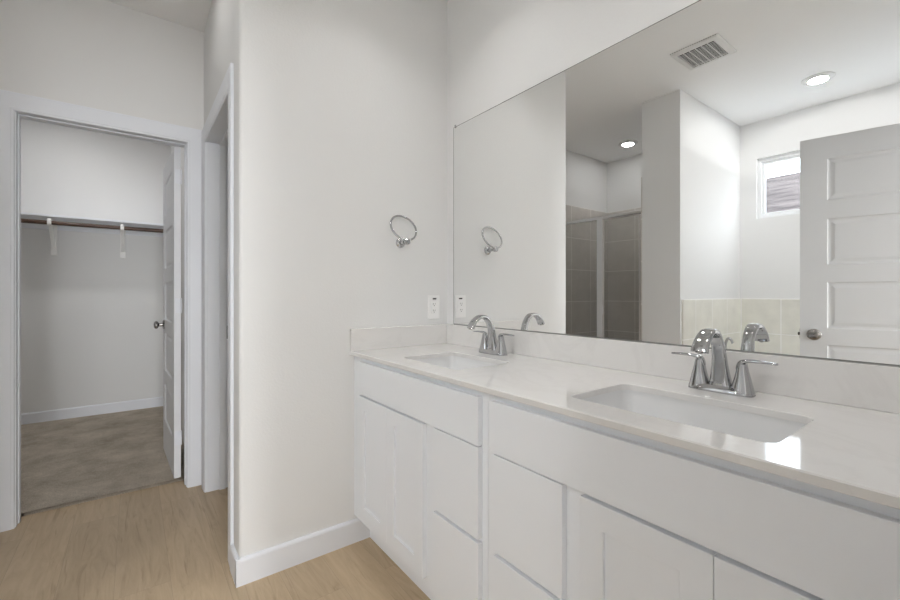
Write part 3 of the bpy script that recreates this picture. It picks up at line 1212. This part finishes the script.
gd = obj('glass_door', bm, M['glass'], sh)
bm = BM(); frame_rect(bm, XG - 0.008, XG + 0.008, 1.880, 2.227, 0.122, 1.829, 0.007, 0.002)
obj('door_frame', bm, M['alu'], gd)
bm = BM()
box(bm, (XG + 0.026, 2.205, 0.965), (XG + 0.034, 2.219, 1.050), 0.002)
box(bm, (XG + 0.006, 2.208, 0.975), (XG + 0.028, 2.216, 0.983))
box(bm, (XG + 0.006, 2.208, 1.032), (XG + 0.028, 2.216, 1.040))
obj('door_pull', bm, M['alu'], gd, label='short chrome pull')
bm = BM(); box(bm, (XL + 0.010, 1.855, 0.0), (XG - 0.05, 2.925, 0.03), 0.004)
obj('shower_pan', bm, M['tub'], sh)

# ------------------------------------------------------------------ bathtub and filler
tb = thing('bathtub', 'white drop-in bathtub under the window', 'bathtub', (-1.40, 0.73, 0))
bm = BM()
tx, ty = (XL + 0.014 - 1.02) / 2, (YB + 1.530) / 2
hx, hy = (-1.02 - XL - 0.014) / 2, (1.530 - YB) / 2 - 0.003
rings = [[Vector((x, y, z)) for x, y in rrect(tx, ty, hx + i, hy + i2, r_, 6)] for i, i2, z, r_ in
         ((0, -0.001, 0.0, 0.005), (0, -0.001, 0.49, 0.005), (-0.006, -0.006, 0.505, 0.008), (-0.06, -0.09, 0.505, 0.12), (-0.075, -0.105, 0.495, 0.12), (-0.12, -0.16, 0.25, 0.12), (-0.16, -0.22, 0.13, 0.12), (-0.22, -0.30, 0.10, 0.10))]
loft(bm, rings)
obj('tub_shell', bm, M['tub'], tb, False, 40)
tf = thing('tub_filler', 'arched chrome tub filler on the tub rim', 'tub faucet', (-1.30, 1.455, 0.505))
bm = BM()
pts = spline([(0.0, 0.0), (0.0, 0.12), (-0.008, 0.205), (-0.045, 0.250), (-0.090, 0.245), (-0.120, 0.215)], 6)
rings = []
for i, (yy, zz) in enumerate(pts):
    q = pts[min(i + 1, len(pts) - 1)]
    o = pts[max(i - 1, 0)]
    t1, t2 = q[0] - o[0], q[1] - o[1]
    L = math.hypot(t1, t2)
    rings.append(superell(Vector((-1.30, 1.455 + 0.5 * yy, 0.507 + 1.06 * zz)), Vector((1, 0, 0)), Vector((0, -t2 / L, t1 / L)), 0.016, 0.010, 2.6, 18))
loft(bm, rings)
obj('spout', bm, M['chrome'], tf, False, 40)
bm = BM(); lathe(bm, (-1.30, 1.455, 0.5055), (0, 0, 1), [(0, 0.026), (0.006, 0.026), (0.012, 0.018)], 24)
obj('base_flange', bm, M['chrome'], tf, False, 40)

# ------------------------------------------------------------------ closet shelf, rod and brackets
bm = BM(); box(bm, (-1.39, 4.845, 1.799), (0.300, 5.149, 1.818), 0.001, 1)
cs = tag(obj('closet_shelf', bm, M['trim']), 'long white closet shelf above the hanging rod', 'shelf')
bm = BM(); box(bm, (-1.39, 5.131, 1.723), (0.300, 5.149, 1.7965), 0.001, 1)
tag(obj('shelf_cleat', bm, M['trim']), 'white cleat board under the closet shelf along the back wall', 'shelf cleat')
YR, ZR = 4.868, 1.751
bm = BM(); cyl(bm, (-1.39, YR, ZR), (0.300, YR, ZR), 0.0175, seg=24)
tag(obj('closet_rod', bm, M['wood'], smooth=40), 'dark brown wooden closet rod under the white shelf', 'rod')


def bracket(x, label):
    t = thing('rod_bracket', label, 'bracket', (x, 5.13, 1.593))
    w = 0.013
    bm = BM()
    box(bm, (x - 0.021, 5.116, 1.493), (x + 0.021, 5.1295, 1.790), 0.002)
    obj('wall_plate', bm, M['bracket'], t)
    bm = BM()
    pts = [(5.1160, 1.5530), (5.1160, 1.5930), (5.0580, 1.6330), (4.9680, 1.7160), (4.9230, 1.7610), (4.8930, 1.7830), (4.8530, 1.7830), (4.8420, 1.7710), (4.8420, 1.7410), (4.8500, 1.7270), (4.8630, 1.7220), (4.8780, 1.7240), (4.8890, 1.7320),
           (4.8820, 1.7385), (4.8680, 1.7325), (4.8545, 1.7405), (4.8505, 1.7540), (4.8570, 1.7660), (4.8730, 1.7705), (4.8980, 1.7600), (4.9480, 1.7010), (5.0280, 1.6180)]
    # outline of the arm with its hook around the rod
    vs = [[bm.verts.new((xx, y, z)) for y, z in pts] for xx in (x - w, x + w)]
    n = len(pts)
    for j in range(n):
        k = (j + 1) % n
        bm.faces.new((vs[0][j], vs[0][k], vs[1][k], vs[1][j]))
    bm.faces.new(vs[0])
    bm.faces.new(list(reversed(vs[1])))
    bmesh.ops.triangulate(bm, faces=[f for f in bm.faces if len(f.verts) > 4])
    obj('hook_arm', bm, M['bracket'], t)
    return t


bracket(-0.565, 'white rod bracket on the closet back wall nearest the left casing')
bracket(-0.081, 'white rod bracket on the closet back wall closer to the closet door')
